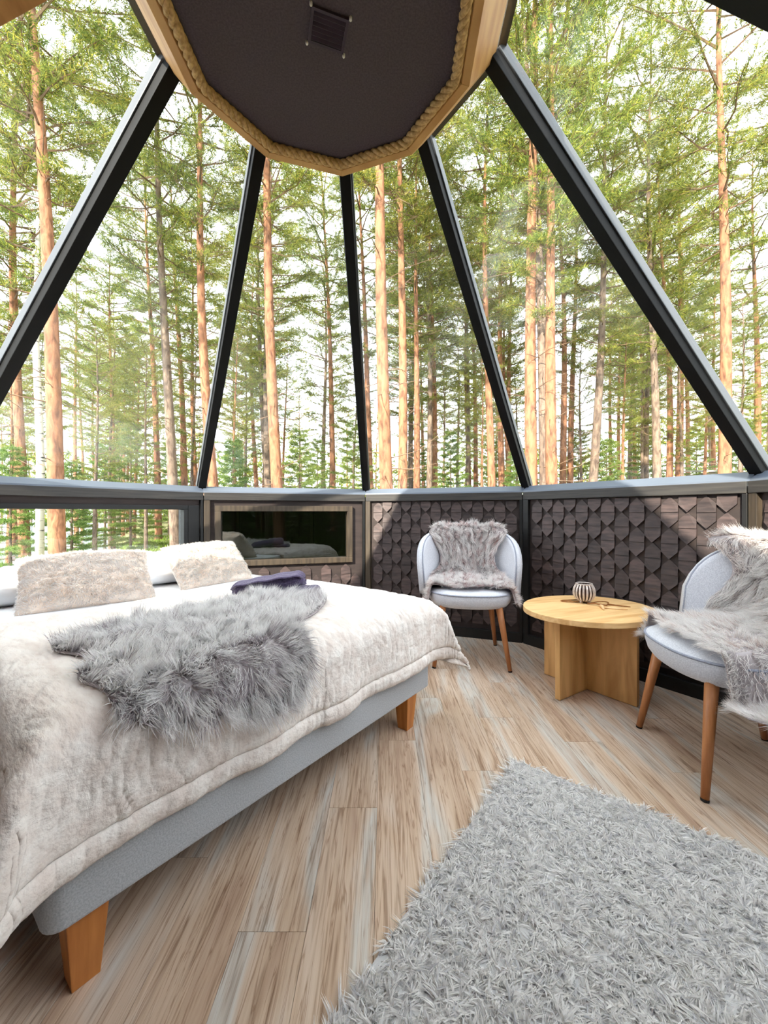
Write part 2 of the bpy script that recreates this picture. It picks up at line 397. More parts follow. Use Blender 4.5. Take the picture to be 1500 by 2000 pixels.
def shingles(wall, z_top=1.0, z_bot=0.09, x0=-HALF + 0.045, x1=HALF - 0.02, hole=None):
    n = int((x1 - x0) / SW); off = (x1 - x0 - n * SW) / 2; cnt = 0
    for c in range(n):
        xc = x0 + off + SW * (c + .5)
        z = z_top - SH / 2 - (SH / 2 if c % 2 else 0) + 0.02
        z += SH
        if c % 2: z += SH
        while z - SH / 2 > z_bot - 0.08:
            ok = True
            if hole:
                a, b, c_, d = hole
                if a - SW * .5 < xc < b + SW * .5 and c_ - SH * .45 < z < d + SH * .45: ok = False
            if z > z_top + 0.05 or z < z_bot - .015: ok = False
            if ok:
                s = bpy.data.objects.new('shingle', SHL if z + SH / 2 > z_top + .06 else (SHU if z - SH / 2 < .06 else SHM)); COL.objects.link(s); s.parent = wall
                s.location = (xc, WY, z); s.rotation_euler = (R(random.uniform(-.6, .6)), R(random.uniform(-.5, .5)), 0); cnt += 1
            z -= SH
    return cnt

def wall_side(k, name, label, opening=None, shingled=True, hole=None):
    loc, rz = side_frame(k); h = HALF + 0.02
    mb = MB(); y0, y1 = WY, WY + 0.10
    top = WALL_H - 0.02
    if opening:
        a, b, z0, z1 = opening
        mb.box(-h, h, y0, y1, 0, z0).box(-h, h, y0, y1, z1, top).box(-h, a, y0, y1, z0, z1).box(b, h, y0, y1, z0, z1)
    else: mb.box(-h, h, y0, y1, 0, top)
    w = mb.build(name, M['wallback']); w.location = loc; w.rotation_euler = (0, 0, rz)
    tag(w, label, kind='structure')
    MB().box(-HALF + .002, HALF - .002, 0, WY + .12, WALL_H - .055, WALL_H).build('cap_rail', M['darkwood'], w, bevel=.003)
    MB().box(-HALF, HALF, .006, WY, 0, .07).build('skirting', M['black'], w, bevel=.003)
    MB().box(-HALF, -HALF + .042, .004, WY + .004, .07, WALL_H - .055).build('corner_post', M['postwood'] if k != 2 else M['black'], w, bevel=.003)
    MB().box(HALF - .02, HALF, .004, WY + .004, .07, WALL_H - .055).build('corner_post', M['black'], w, bevel=.003)
    if shingled: shingles(w, hole=hole)
    return w

LOW = (-0.56, 0.50, 0.42, 0.985)
SMALL = (-0.53, 0.50, 0.535, 0.985)
wl = wall_side(-1, 'wall_left', 'black low wall with the wide window behind the bed', LOW, False)
wbl = wall_side(0, 'wall_back_left', 'shingled low wall holding the small dark window', SMALL, True, SMALL)
wall_side(1, 'wall_back', 'dark shingled low wall behind the back chair')
wall_side(2, 'wall_back_right', 'dark shingled low wall behind the round table')
wall_side(3, 'wall_right', 'dark shingled low wall behind the right chair')
wall_side(4, 'wall_front_right', None, shingled=False)
wall_side(-2, 'wall_front_left', None, shingled=False)
for k, nm in ((5, 'wall_rear_right'), (6, 'wall_rear'), (7, 'wall_rear_left')):
    w = wall_side(k, nm, None, shingled=False)
    loc, rz = side_frame(k); inv = Matrix.Translation(Vector(loc)) @ Matrix.Rotation(rz, 4, 'Z'); inv = inv.inverted()
    mb = MB(); P4 = [vert(k, 2.05, 1.06), vert(k + 1, 2.05, 1.06), vert(k + 1, .60, 2.62), vert(k, .60, 2.62)]
    P8 = P4 + [p + Vector((cos(ang(k + .5)), sin(ang(k + .5)), 1)) * .05 for p in P4]
    mb.add([inv @ Vector(p) for p in P8], [(0, 1, 2, 3), (7, 6, 5, 4), (0, 4, 5, 1), (1, 5, 6, 2), (2, 6, 7, 3), (3, 7, 4, 0)])
    mb.build('roof_panel', M['beamwood'], w)

def frame_boxes(a, b, z0, z1, t, y0, y1):
    return [MB().box(a, b, y0, y1, z1 - t, z1), MB().box(a, b, y0, y1, z0, z0 + t), MB().box(a, a + t, y0, y1, z0 + t, z1 - t), MB().box(b - t, b, y0, y1, z0 + t, z1 - t)]
# low wide window behind the bed
win = empty('window_1', *side_frame(-1)); tag(win, 'wide low window behind the bed with black frame', kind='structure')
for mb in frame_boxes(LOW[0], LOW[1] + .001, LOW[2], LOW[3], .03, WY - .012, WY + .07): mb.build('frame', M['black'], win, bevel=.003)
MB().box(LOW[0] + .03, LOW[1] - .03, WY + .04, WY + .048, LOW[2] + .03, LOW[3] - .03).build('pane', M['glass'], win)
MB().box(LOW[1] + .002, HALF - .021, WY - .012, WY - .001, LOW[2], LOW[3]).build('jamb_board', M['black'], win, bevel=.003)
# small dark window
win = empty('window_2', *side_frame(0)); tag(win, 'small dark reflective window with brown wooden frame', kind='structure')
for mb in frame_boxes(SMALL[0], SMALL[1], SMALL[2] - .002, SMALL[3], .042, WY - .03, WY + .05): mb.build('frame', M['postwood'], win, bevel=.003)
MB().box(SMALL[0] + .04, SMALL[1] - .04, WY + .022, WY + .030, SMALL[2] + .04, SMALL[3] - .04).build('pane', M['darkglass'], win)

# --- glazing, rails and rafters
GB, GZ, GT, GTZ = 2.06, 1.115, 0.625, 2.60
num = 3
for k in (-2, -1, 0, 1, 2, 3, 4):
    loc, rz = side_frame(k); T = Matrix.Translation(Vector(loc)) @ Matrix.Rotation(rz, 4, 'Z'); inv = T.inverted()
    w = empty('window_%d' % num, loc, rz); num += 1
    tag(w, {-2: 'leftmost sloping roof pane, cut by the picture edge', -1: 'sloping roof pane above the bed pillows', 0: 'sloping roof pane above the small dark window',
            1: 'sloping roof pane above the back chair', 2: 'sloping roof pane above the round table', 3: 'sloping roof pane above the right chair'}.get(k), kind='structure')
    P4 = [vert(k, GB, GZ), vert(k + 1, GB, GZ), vert(k + 1, GT, GTZ), vert(k, GT, GTZ)]
    nrm = (P4[1] - P4[0]).cross(P4[3] - P4[0]).normalized()
    if nrm.z < 0: nrm = -nrm
    P8 = [p for p in P4] + [p + nrm * .012 for p in P4]
    MB().add([inv @ p for p in P8], [(0, 1, 2, 3), (7, 6, 5, 4), (0, 4, 5, 1), (1, 5, 6, 2), (2, 6, 7, 3), (3, 7, 4, 0)]).build('pane', M['glass'], w)
    # bottom rail: sloping aluminium profile standing on the wall cap
    hl = HALF + .012
    sec = [(.014, WALL_H), (.018, WALL_H + .010), (.078, WALL_H + .048), (.125, WALL_H + .03), (.125, WALL_H)]
    n = len(sec); v = [(-hl, y, z) for y, z in sec] + [(hl, y, z) for y, z in sec]
    MB().add(v, [tuple(range(n)), tuple(range(2 * n - 1, n - 1, -1))] + [(i, n + i, n + (i + 1) % n, (i + 1) % n) for i in range(n)]).build('bottom_rail', M['rail'], w)
    # top rail along the hub
    a, b = vert(k, .655, 2.625), vert(k + 1, .655, 2.625); tdir = (b - a).normalized(); dn = nrm
    MB().add([inv @ Vector(p) for p in MB().beam(a, b, (a + b - 2 * Vector((CX, CY, 2.625))).normalized(), .03, Vector((0, 0, 1)), -.012, .03).v],
             [(0, 3, 2, 1), (4, 5, 6, 7), (0, 1, 5, 4), (1, 2, 6, 5), (2, 3, 7, 6), (3, 0, 4, 7)]).build('top_rail', M['black'], w)
LAB = {-2: 'pine-clad beam crossing the top left picture corner', -1: 'black rafter at far left rising from the picture edge', 0: 'black rafter above the bed between the left panes',
       1: 'black centre rafter above the small window corner', 2: 'black rafter rising from behind the round table', 3: 'wide black rafter at the right behind the right chair', 4: 'black rafter cutting the top right picture corner'}
num = 1
for k in (-2, -1, 0, 1, 2, 3, 4, 5):
    a = ang(k); b0 = vert(k, GB, GZ); t0 = vert(k, GT, GTZ); ax = (t0 - b0).normalized()
    tang = Vector((-sin(a), cos(a), 0)); inn = ax.cross(tang).normalized()
    if inn.z > 0: inn = -inn
    root = empty('trim_%d' % num, b0); num += 1; tag(root, LAB.get(k), kind='structure')
    z = Vector((0, 0, 0)); end = t0 - b0
    wood = M['beamwood'] if k == -2 else M['rafter']
    MB().beam(z, end, tang, .09 if k == -2 else .052, inn, -.006, {-2: .085, 4: .02}.get(k, .034)).build('rafter', wood, root, bevel=.003)
    MB().beam(z, end, tang, .066, inn, -.045, -.006).build('glazing_bar', M['metal'], root, bevel=.003)

# --- the hub: ceiling panel with pine fascia boards, rope and vent
HR, HZ = 0.529, 2.46
ring = lambda r, z: [vert(k, r, z) for k in range(10)]
ceil = MB().add(ring(HR - .02, HZ + .018)[::-1] + ring(HR + .02, HZ + .13)[::-1],
                [tuple(range(10)), tuple(range(19, 9, -1))] + [(i, 10 + i, 10 + (i + 1) % 10, (i + 1) % 10) for i in range(10)]).build('ceiling', M['ceil'])
tag(ceil, 'dark ten-sided ceiling panel at the top of the cone', kind='structure')
for k in range(10):
    v = []
    for kk in (k, k + 1):
        v += [vert(kk, HR, HZ), vert(kk, HR + .102, HZ + .128), vert(kk, HR + .062, HZ + .15), vert(kk, HR - .036, HZ + .012), vert(kk, HR - .03, HZ)]
    n = 5
    mb = MB().add(v, [tuple(range(n)), tuple(range(2 * n - 1, n - 1, -1))] + [(i, n + i, n + (i + 1) % n, (i + 1) % n) for i in range(n)])
    mb.build('fascia_board', M['fascia'], ceil, bevel=.0015)
# twisted rope lying along the inside edge of the fascia
path = []; rr = HR - .054
for k in range(10):
    a, b = vert(k, rr, HZ + .006), vert(k + 1, rr, HZ + .006)
    for i in range(90):
        t = i / 90; path.append(a.lerp(b, t))
for _ in range(14): path = [(path[i - 1] + path[i] * 2 + path[(i + 1) % len(path)]) / 4 for i in range(len(path))]
mb = MB(); turns = 34; npt = len(path)
for s in range(3):
    pts = []
    for i, p in enumerate(path):
        a = -2 * PI * (turns * i / npt + s / 3)
        t = (path[(i + 1) % npt] - path[i - 1]).normalized(); side = t.cross(Vector((0, 0, 1))).normalized()
        pts.append(p + (side * cos(a) + Vector((0, 0, 1)) * sin(a)) * .0090)
    mb.tube(pts, .0100, 8, closed=True)
mb.build('rope', M['rope'], ceil, smooth=True)

vt = empty('air_vent', (-.178, 1.259, HZ + .018), R(17.7)); tag(vt, 'small dark slatted air vent fixed to the ceiling panel', 'air vent')
for mb in (MB().box(-.058, .058, .040, .048, -.008, 0), MB().box(-.058, .058, -.048, -.040, -.008, 0), MB().box(-.058, -.050, -.040, .040, -.008, 0), MB().box(.050, .058, -.040, .040, -.008, 0)):
    mb.build('frame', M['vent'], vt)
for i in range(6):
    y = -.033 + i * .0132
    MB().add([(-.05, y - .005, -.001), (.05, y - .005, -.001), (.05, y + .004, -.008), (-.05, y + .004, -.008), (-.05, y - .003, 0), (.05, y - .003, 0), (.05, y + .006, -.007), (-.05, y + .006, -.007)],
             [(0, 1, 2, 3), (7, 6, 5, 4), (0, 4, 5, 1), (1, 5, 6, 2), (2, 6, 7, 3), (3, 7, 4, 0)]).build('slat', M['vent'], vt)
for sx in (-1, 1):
    for sy in (-1, 1): MB().lathe([(0, -.013), (.003, -.0125), (.0045, -.010), (.0045, -.001), (0, -.001)], 12, (sx * .061, sy * .052)).build('screw', M['screw'], vt, smooth=True)

# ------------------------------------------------------------------ bed (local x along the foot, y towards the head at the left wall)
BED_RZ = R(52.56); BED = (CX, CY, 0)
BX, BL, BZ0, BZ1, TOP = 0.685, 1.77, 0.15, 0.345, 0.535
def rounded_rect(x0, x1, y0, y1, r, seg=5):
    out = []
    for cx_, cy_, a in ((x1 - r, y1 - r, 0), (x0 + r, y1 - r, 90), (x0 + r, y0 + r, 180), (x1 - r, y0 + r, 270)):
        for i in range(seg + 1): t = R(a + 90 * i / seg); out.append((cx_ + r * cos(t), cy_ + r * sin(t)))
    return out
bed = empty('bed', BED, BED_RZ); tag(bed, 'double bed with light grey fabric base on tapered wooden legs', 'bed')
MB().prism(rounded_rect(-BX, BX, 0.0, BL, .035), BZ0, BZ1).build('bed_base', M['fabric'], bed, bevel=.006)
mt = MB().prism(rounded_rect(-BX + .005, BX - .005, 0.01, BL - .005, .07, 8), BZ1, TOP - .008).build('mattress', M['sheet'], bed, bevel=.02)
for sx, sy in ((-1, 0), (1, 0), (-1, 1), (1, 1)):
    lx = -.615 if sx < 0 else .545; ly = .045 if sy == 0 else BL - .11
    a, b = .036, .024
    MB().add([(lx + i * b, ly + j * b, 0) for i, j in ((-1, -1), (1, -1), (1, 1), (-1, 1))] + [(lx + i * a, ly + j * a, BZ0) for i, j in ((-1, -1), (1, -1), (1, 1), (-1, 1))],
             [(0, 3, 2, 1), (4, 5, 6, 7), (0, 1, 5, 4), (1, 2, 6, 5), (2, 3, 7, 6), (3, 0, 4, 7)]).build('leg', M['oakleg'], bed, bevel=.002)

EXF, EXR, EXL = BX + 0.018, BX + 0.02, BX + 0.02     # edges the throw falls over
RAD = 0.075
def edge_profile(q):
    """arc-length q past the edge (negative = on top) -> (horizontal beyond edge, drop)"""
    L = RAD * PI / 2; th = np.clip((q + L / 2) / RAD, 0, PI / 2)
    h = np.where(q < -L / 2, q + L / 2 - RAD, RAD * np.sin(th) - RAD)
    d = RAD * (1 - np.cos(th)) + np.maximum(0, q - L / 2)
    return h, d
def cloth(a, b, seed=3):
    """throw coordinates: a towards head (0 = foot edge), b across -> bed-local point (n,3)"""
    a = np.asarray(a, float); b = np.asarray(b, float)
    hf, df = edge_profile(-a - .012); hr, dr = edge_profile(b - EXR); hl, dl = edge_profile(-b - EXL)
    y = -.015 - hf
    x = np.where(b >= 0, EXR + hr, -(EXL + hl))
    ds = np.where(b >= 0, dr, dl)
    drop = (np.maximum(df, 0) ** 4 + np.maximum(ds, 0) ** 4) ** .25
    both = np.minimum(df, ds)
    sgn = np.where(b >= 0, 1, -1)
    flare = np.minimum(both * .42, .10)
    x = x + sgn * flare; y = y - flare
    # hanging folds
    wf = np.sin(b * 15 + 1.3 * np.sin(b * 5)) * .010 + (vnoise(b * 9, a * 3, seed) - .5) * .022
    wl = np.sin(a * 17 + 1.1) * .016 + (vnoise(a * 9, b * 3, seed + 1) - .5) * .03
    y = y - np.clip((df - .04) / .25, 0, 1) * (wf + .006)
    x = x + sgn * np.clip((ds - .04) / .25, 0, 1) * (wl + .02)
    z = TOP - drop + (vnoise(a * 4, b * 4, seed + 5) - .5) * .014 * np.clip(1 - drop / .1, 0, 1)
    return np.stack([x, y, np.maximum(z, .02)], -1)
na, nb = 230, 400
ga = np.linspace(-.262, 1.0, na); gb = np.linspace(-1.15, .975, nb); A_, B_ = np.meshgrid(ga, gb, indexing='ij')
B_ = B_ + (vnoise(A_ * 6, B_ * 0, 9) - .5) * .02
headline = 1.0 + .02 * np.sin(B_ * 5) + (vnoise(B_ * 7, B_ * 0 + 3, 4) - .5) * .02
A2 = A_ * np.where(A_ > .9, headline, 1.0)
Pb = cloth(A2, B_)
du = np.gradient(Pb, axis=0); dv = np.gradient(Pb, axis=1); Nb = unit(np.cross(dv, du)); 
if Nb[na // 2, nb // 2, 2] < 0: Nb = -Nb
edge = np.minimum(A_ - ga[0], gb[-1] - B_)
rid = np.abs(vnoise(B_ * 55 + 4 * vnoise(A_ * 9, B_ * 9, 2), A_ * 17, 11) - .5) * 2
disp = .006 * rid + .003 * vnoise(A_ * 120, B_ * 120, 5) - .009 * np.exp(-((edge - .05) / .008) ** 2)
disp -= .01 * np.exp(-(np.minimum(edge, np.minimum(ga[-1] - A_, B_ - gb[0])) / .008) ** 2)
Pb = Pb + Nb * (disp[..., None] + .004)
bl = link('throw_blanket', grid_mesh('throw_blanket', Pb), M['blanket'], smooth=True); bl.location = BED; bl.rotation_euler = (0, 0, BED_RZ)
sm = bl.modifiers.new('thickness', 'SOLIDIFY'); sm.thickness = .010; sm.offset = -1
tag(bl, 'cream faux fur throw draped over the bed and its foot end', 'blanket')
n = 90000; ii = rng.random(n) * (na - 1.01); jj = rng.random(n) * (nb - 1.01); i0 = ii.astype(int); j0 = jj.astype(int)
rt = Pb[i0, j0] + (Pb[i0 + 1, j0] - Pb[i0, j0]) * (ii - i0)[:, None] + (Pb[i0, j0 + 1] - Pb[i0, j0]) * (jj - j0)[:, None]
dr_ = Nb[i0, j0] * .5 + unit(-du[i0, j0]) * .8 + rng.normal(size=(n, 3)) * .35
fz = link('fur', strands('fur', rt, dr_, rng.uniform(.008, .016, n), np.full(n, .0022), np.zeros((n, 3)), 1), M['blanketfuzz'], bl); tag(fz, kind='stuff')

def fur_on_grid(P, n, ln, wd, down, mix=(.55, .7, .3), nseg=2, clumps=500, grav=.25, pull=.5, darkspots=0):
    """strands rooted on grid P (nu,nv,3); down = sign of axis-0 direction along which the fur lies"""
    nu, nv = P.shape[:2]
    du_ = np.gradient(P, axis=0); dv_ = np.gradient(P, axis=1); Nn = unit(np.cross(du_, dv_))
    cu = rng.random(clumps) * (nu - 1.01); cv = rng.random(clumps) * (nv - 1.01)
    def at(arr, u, v):
        i = u.astype(int); j = v.astype(int); fu = (u - i)[:, None]; fv = (v - j)[:, None]
        return (arr[i, j] * (1 - fu) + arr[i + 1, j] * fu) * (1 - fv) + (arr[i, j + 1] * (1 - fu) + arr[i + 1, j + 1] * fu) * fv
    cN = at(Nn, cu, cv); cD = unit(at(du_, cu, cv)) * down
    swirl = rng.normal(size=(clumps, 3)) * .55
    cdir = unit(cN * mix[0] + cD * mix[1] + swirl * mix[2])
    ctip = at(P, cu, cv) + cdir * ln
    u = rng.random(n) * (nu - 1.01); v = rng.random(n) * (nv - 1.01)
    root = at(P, u, v)
    # nearest of clump centres in grid space (cells)
    best = np.full(n, 1e9); ci = np.zeros(n, int)
    su = nu ; sv_ = nv
    for c in range(clumps):
        d = ((u - cu[c]) / su) ** 2 + ((v - cv[c]) / sv_) ** 2
        k = d < best; best[k] = d[k]; ci[k] = c
    own = unit(at(Nn, u, v) * mix[0] + unit(at(du_, u, v)) * down * mix[1] + rng.normal(size=(n, 3)) * .25)
    L_ = ln * rng.uniform(.7, 1.15, n)
    tgt = unit(ctip[ci] - root)
    dirs = unit(own * (1 - pull) + tgt * pull)
    bend = np.tile(np.array([0, 0, -grav]), (n, 1)) + swirl[ci] * .25
    # keep strands from diving through the surface
    return root, dirs, L_, np.full(n, wd), bend, np.clip(rng.random(n) * .45 + .55 * rng.random(clumps)[ci], 0, 1)

# sheepskin lying over the foot of the bed
nu, nv = 60, 70
uu = np.linspace(-1, 1, nu); vv = np.linspace(-1, 1, nv); U_, V_ = np.meshgrid(uu, vv, indexing='ij')
rad_ = np.maximum(np.abs(U_), np.abs(V_)); an_ = np.arctan2(U_, V_); ll = np.hypot(U_, V_) + 1e-6
rim = 1 + .13 * np.sin(an_ * 3 + .6) + .08 * np.sin(an_ * 5 + 2) + .05 * np.sin(an_ * 8)
Bs = -.165 + .46 * rad_ * (V_ / ll) * rim + .10 * U_ * 1; As = .285 + .36 * rad_ * (U_ / ll) * rim + .03 * V_
Ps = cloth(As, Bs)
g0 = np.gradient(Ps, axis=0); g1 = np.gradient(Ps, axis=1); Ns = unit(np.cross(g1, g0)); Ns *= np.sign(Ns[nu // 2, nv // 2, 2])
Ps = Ps + Ns * .022
sk = link('sheepskin', grid_mesh('sheepskin', Ps), M['skin'], smooth=True); sk.location = BED; sk.rotation_euler = (0, 0, BED_RZ)
sk.modifiers.new('thickness', 'SOLIDIFY').thickness = .006
tag(sk, 'large long-haired grey sheepskin spread over the foot of the bed', 'sheepskin', 'sheepskins')
a_ = fur_on_grid(Ps[:, ::-1], 66000, .062, .0023, -1, (.65, .7, .5), clumps=1000, grav=.10, pull=.36)
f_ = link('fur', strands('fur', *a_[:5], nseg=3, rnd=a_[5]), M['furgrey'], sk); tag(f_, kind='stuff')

# --- pillows
def pillow(name, w, h, t, m, label, loc, tilt, yaw, roll=0, seed=0, amp=.008, res=44, group=None, cat='cushion'):
    """stands on its long lower edge; local x width, z height, y thickness"""
    u = np.linspace(-1, 1, res); U, V = np.meshgrid(u, u, indexing='ij')
    prof = np.clip((1 - np.abs(U) ** 3.2) * (1 - np.abs(V) ** 3.2), 0, 1) ** .55
    pin = 1 - .07 * (np.abs(U) ** 2) * (1 - np.abs(V) ** 2) * 0
    X = U * w / 2 * (1 - .06 * (1 - U ** 2) * 0) * (1 - .05 * np.cos(V * PI / 2) * (np.abs(U) ** 4) )
    Z = V * h / 2 * (1 - .05 * np.cos(U * PI / 2) * (np.abs(V) ** 4))
    bump = amp * (vnoise(U * 9 + seed, V * 9, seed) - .5) * 2 * prof
    F = np.stack([X, -(t / 2) * prof - bump, Z], -1); Bk = np.stack([X, (t / 2) * prof, Z], -1)
    idx = np.arange(res * res).reshape(res, res); q1 = np.stack([idx[:-1, :-1], idx[1:, :-1], idx[1:, 1:], idx[:-1, 1:]], -1).reshape(-1, 4)
    q2 = q1[:, ::-1] + res * res
    me = fast_mesh(name, np.vstack([F.reshape(-1, 3), Bk.reshape(-1, 3)]), np.vstack([q1, q2]))
    bm = bmesh.new(); bm.from_mesh(me); bmesh.ops.remove_doubles(bm, verts=bm.verts, dist=.0004); bmesh.ops.recalc_face_normals(bm, faces=bm.faces); bm.to_mesh(me); bm.free()
    o = link(name, me, m, smooth=True)
    x, y, z = loc
    wpos = Matrix.Translation(Vector(BED)) @ Matrix.Rotation(BED_RZ, 4, 'Z') @ Matrix.Translation(Vector((x, y, z))) @ Matrix.Rotation(yaw, 4, 'Z') @ Matrix.Rotation(tilt, 4, 'X') @ Matrix.Rotation(roll, 4, 'Y') @ Matrix.Translation(Vector((0, 0, h / 2)))
    o.matrix_world = wpos
    tag(o, label, cat, group); return o, F, (w, h)
def cushion_fur(o, F, n=14000):
    g0 = np.gradient(F, axis=0); g1 = np.gradient(F, axis=1); Nn = unit(np.cross(g0, g1))
    if Nn[22, 22, 1] > 0: Nn = -Nn
    u = rng.random(n) * (F.shape[0] - 1.01); v = rng.random(n) * (F.shape[1] - 1.01); i = u.astype(int); j = v.astype(int)
    root = F[i, j] + (F[i + 1, j] - F[i, j]) * (u - i)[:, None] + (F[i, j + 1] - F[i, j]) * (v - j)[:, None]
    sw = np.stack([np.cos(6.28 * vnoise(u / 6, v / 6, 8)), 0 * u, np.sin(6.28 * vnoise(u / 6, v / 6, 8))], -1)
    d = Nn[i, j] * .6 + sw * .7 + rng.normal(size=(n, 3)) * .2
    f = link('fur', strands('fur', root, d, rng.uniform(.010, .018, n), np.full(n, .0024), np.zeros((n, 3)), 1), M['blanketfuzz'], o); tag(f, kind='stuff')
o, F, _ = pillow('fur_cushion', .50, .30, .15, M['cushion'], 'cream fur cushion at the left of the bed head', (-.285, 1.13, TOP - .012), R(-45), R(-10), seed=1); cushion_fur(o, F); o['group'] = 'fur cushions on the bed'
o, F, _ = pillow('fur_cushion', .46, .30, .15, M['cushion'], 'cream fur cushion nearest the small dark window', (.345, 1.19, TOP - .012), R(-44), R(5), seed=5); cushion_fur(o, F); o['group'] = 'fur cushions on the bed'
pillow('pillow', .60, .40, .15, M['sheet'], 'white pillow leaning behind the left fur cushion', (-.40, 1.34, TOP + .05), R(-86), R(-3), seed=2, amp=.012, group='white pillows', cat='pillow')
pillow('pillow', .56, .40, .15, M['sheet'], 'white pillow leaning behind the fur cushion by the dark window', (.235, 1.35, TOP + .05), R(-82), R(2), seed=3, amp=.012, group='white pillows', cat='pillow')

# --- rolled towels on the throw
def towel(label, loc, yaw, length, r0, r1, turns, flat, tail, bendy=0.0, taper=0.0):
    prof = []
    nt_ = int(turns * 22)
    for i in range(nt_ + 1):
        t = i / nt_; a = 2 * PI * turns * t - PI / 2; r = r0 + (r1 - r0) * t
        prof.append((r * cos(a), r * sin(a) * flat))
    for i in range(1, 6): prof.append((prof[nt_][0] - tail * i / 5, prof[nt_][1] - (.004 if i > 2 else 0)))
    prof = np.array(prof); zmin = prof[:, 1].min(); ns = 26
    P = np.zeros((len(prof), ns, 3))
    for j in range(ns):
        s = j / (ns - 1); e = min(s, 1 - s); k = (1 - taper * (1 - s) ** 2) * (1 - .42 * max(0, 1 - e / .13) ** 2.2)
        P[:, j, 0] = (s - .5) * length + .006 * np.sin(prof[:, 0] * 120 + s)
        P[:, j, 1] = prof[:, 0] * k + bendy * (4 * (s - .5) ** 2)
        P[:, j, 2] = (prof[:, 1] - zmin) * k + (1 - k) * .018 + .002 * sin(s * 21)
    o = link('towel', grid_mesh('towel', P), M['towel'], smooth=True)
    md = o.modifiers.new('thickness', 'SOLIDIFY'); md.thickness = .007
    o.matrix_world = Matrix.Translation(Vector(BED)) @ Matrix.Rotation(BED_RZ, 4, 'Z') @ Matrix.Translation(Vector(loc)) @ Matrix.Rotation(yaw, 4, 'Z')
    tag(o, label, 'towel', 'purple towels on the bed'); return o
towel('lower flat-folded dark purple towel on the throw', (.335, .545, TOP + .014), R(-38), .25, .018, .058, 1.6, .42, .03, taper=.35)
tw = towel('upper rolled dark purple towel lying on the folded towel', (.27, .625, TOP + .03), R(-43), .33, .014, .047, 2.6, .95, .05, taper=.22)
tw.rotation_euler.rotate_axis('Y', R(-7))

# ------------------------------------------------------------------ chairs (local y = facing direction)
def cyl_leg(p0, p1, r0, r1, root):
    p0, p1 = Vector(p0), Vector(p1); d = p1 - p0
    l = MB().tube([p0, p0 + d * .5, p1 - d * .02], [r0, (r0 + r1) / 2, r1], 14).build('leg', M['tubeleg'], root, smooth=False)
    for p in l.data.polygons: p.use_smooth = len(p.vertices) == 4
    MB().tube([p1 - d * .02, p1], [r1 * 1.05, r1 * 1.0], 14).build('foot_cap', M['footcap'], l)
def make_chair(loc, rz, label):
    root = empty('shell_chair', loc, rz); tag(root, label, 'chair', 'pale grey shell chairs')
    for sx in (-1, 1):
        cyl_leg((sx * .165, .15, .375), (sx * .222, .205, 0), .021, .012, root)
        cyl_leg((sx * .150, -.17, .375), (sx * .200, -.262, 0), .021, .012, root)
    # seat: rounded pad
    def outline(k, n=48):
        o_ = []
        for i in range(n):
            a = 2 * PI * i / n; c, s = cos(a), sin(a); e = .78
            o_.append((.262 * k * math.copysign(abs(c) ** e, c), -.015 + .255 * k * math.copysign(abs(s) ** e, s)))
        return o_
    lev = [(0.3, .358), (.80, .355), (.90, .362), (.965, .385), (1.0, .418), (1.0, .437), (.985, .446), (.90, .460), (.6, .470), (.02, .474)]
    P = np.array([[(x, y, z) for x, y in outline(k)] for k, z in lev]).transpose(1, 0, 2)
    link('seat', grid_mesh('seat', P, closed_u=True), M['chair'], root, True)
    MB().tube([(x, y, .442) for x, y in outline(1.0)], .005, 6, closed=True).build('piping', M['pipe'], root, smooth=True)
    # barrel backrest
    n1, n2 = 41, 15; us = np.linspace(-1, 1, n1); hs_ = np.linspace(0, 1, n2); U, H = np.meshgrid(us, hs_, indexing='ij')
    top = .385 * np.clip(1 - np.abs(U) ** 3.4, 0, 1) ** .42 + .02
    ph = U * R(88)
    def shell(off):
        z = .405 + H * top
        k = 1 + .17 * ((z - .405) / .385) - .06 * ((z - .405) / .385) ** 2
        return np.stack([(.272 + off) * k * np.sin(ph), .015 - (.245 + off) * k * np.cos(ph) - .015 * ((z - .4) / .4), z], -1)
    I, O = shell(0), shell(.045)
    mid = lambda a, b: (a + b) / 2
    rimtop = mid(I[:, -1], O[:, -1]) + np.array([0, 0, .014])
    loop = np.concatenate([I, rimtop[:, None], O[:, ::-1]], 1)
    me = grid_mesh('backrest', loop); o = link('backrest', me, M['chair'], root, True)
    bm = bmesh.new(); bm.from_mesh(me); bmesh.ops.holes_fill(bm, edges=[e for e in bm.edges if e.is_boundary], sides=0)
    bmesh.ops.recalc_face_normals(bm, faces=bm.faces); bm.to_mesh(me); bm.free()
    for p in me.polygons: p.use_smooth = True
    MB().tube([tuple(p) for p in (I[:, -1] + (rimtop - I[:, -1]) * .4)], .0045, 6).build('piping', M['pipe'], o, smooth=True)
    return root
C1 = ((.548, 2.545, 0), R(172)); C2 = ((1.278, 1.468, 0), R(81))
make_chair(*C1, 'pale grey shell chair standing against the back shingled wall')
make_chair(*C2, 'pale grey shell chair at the right picture edge facing the bed')

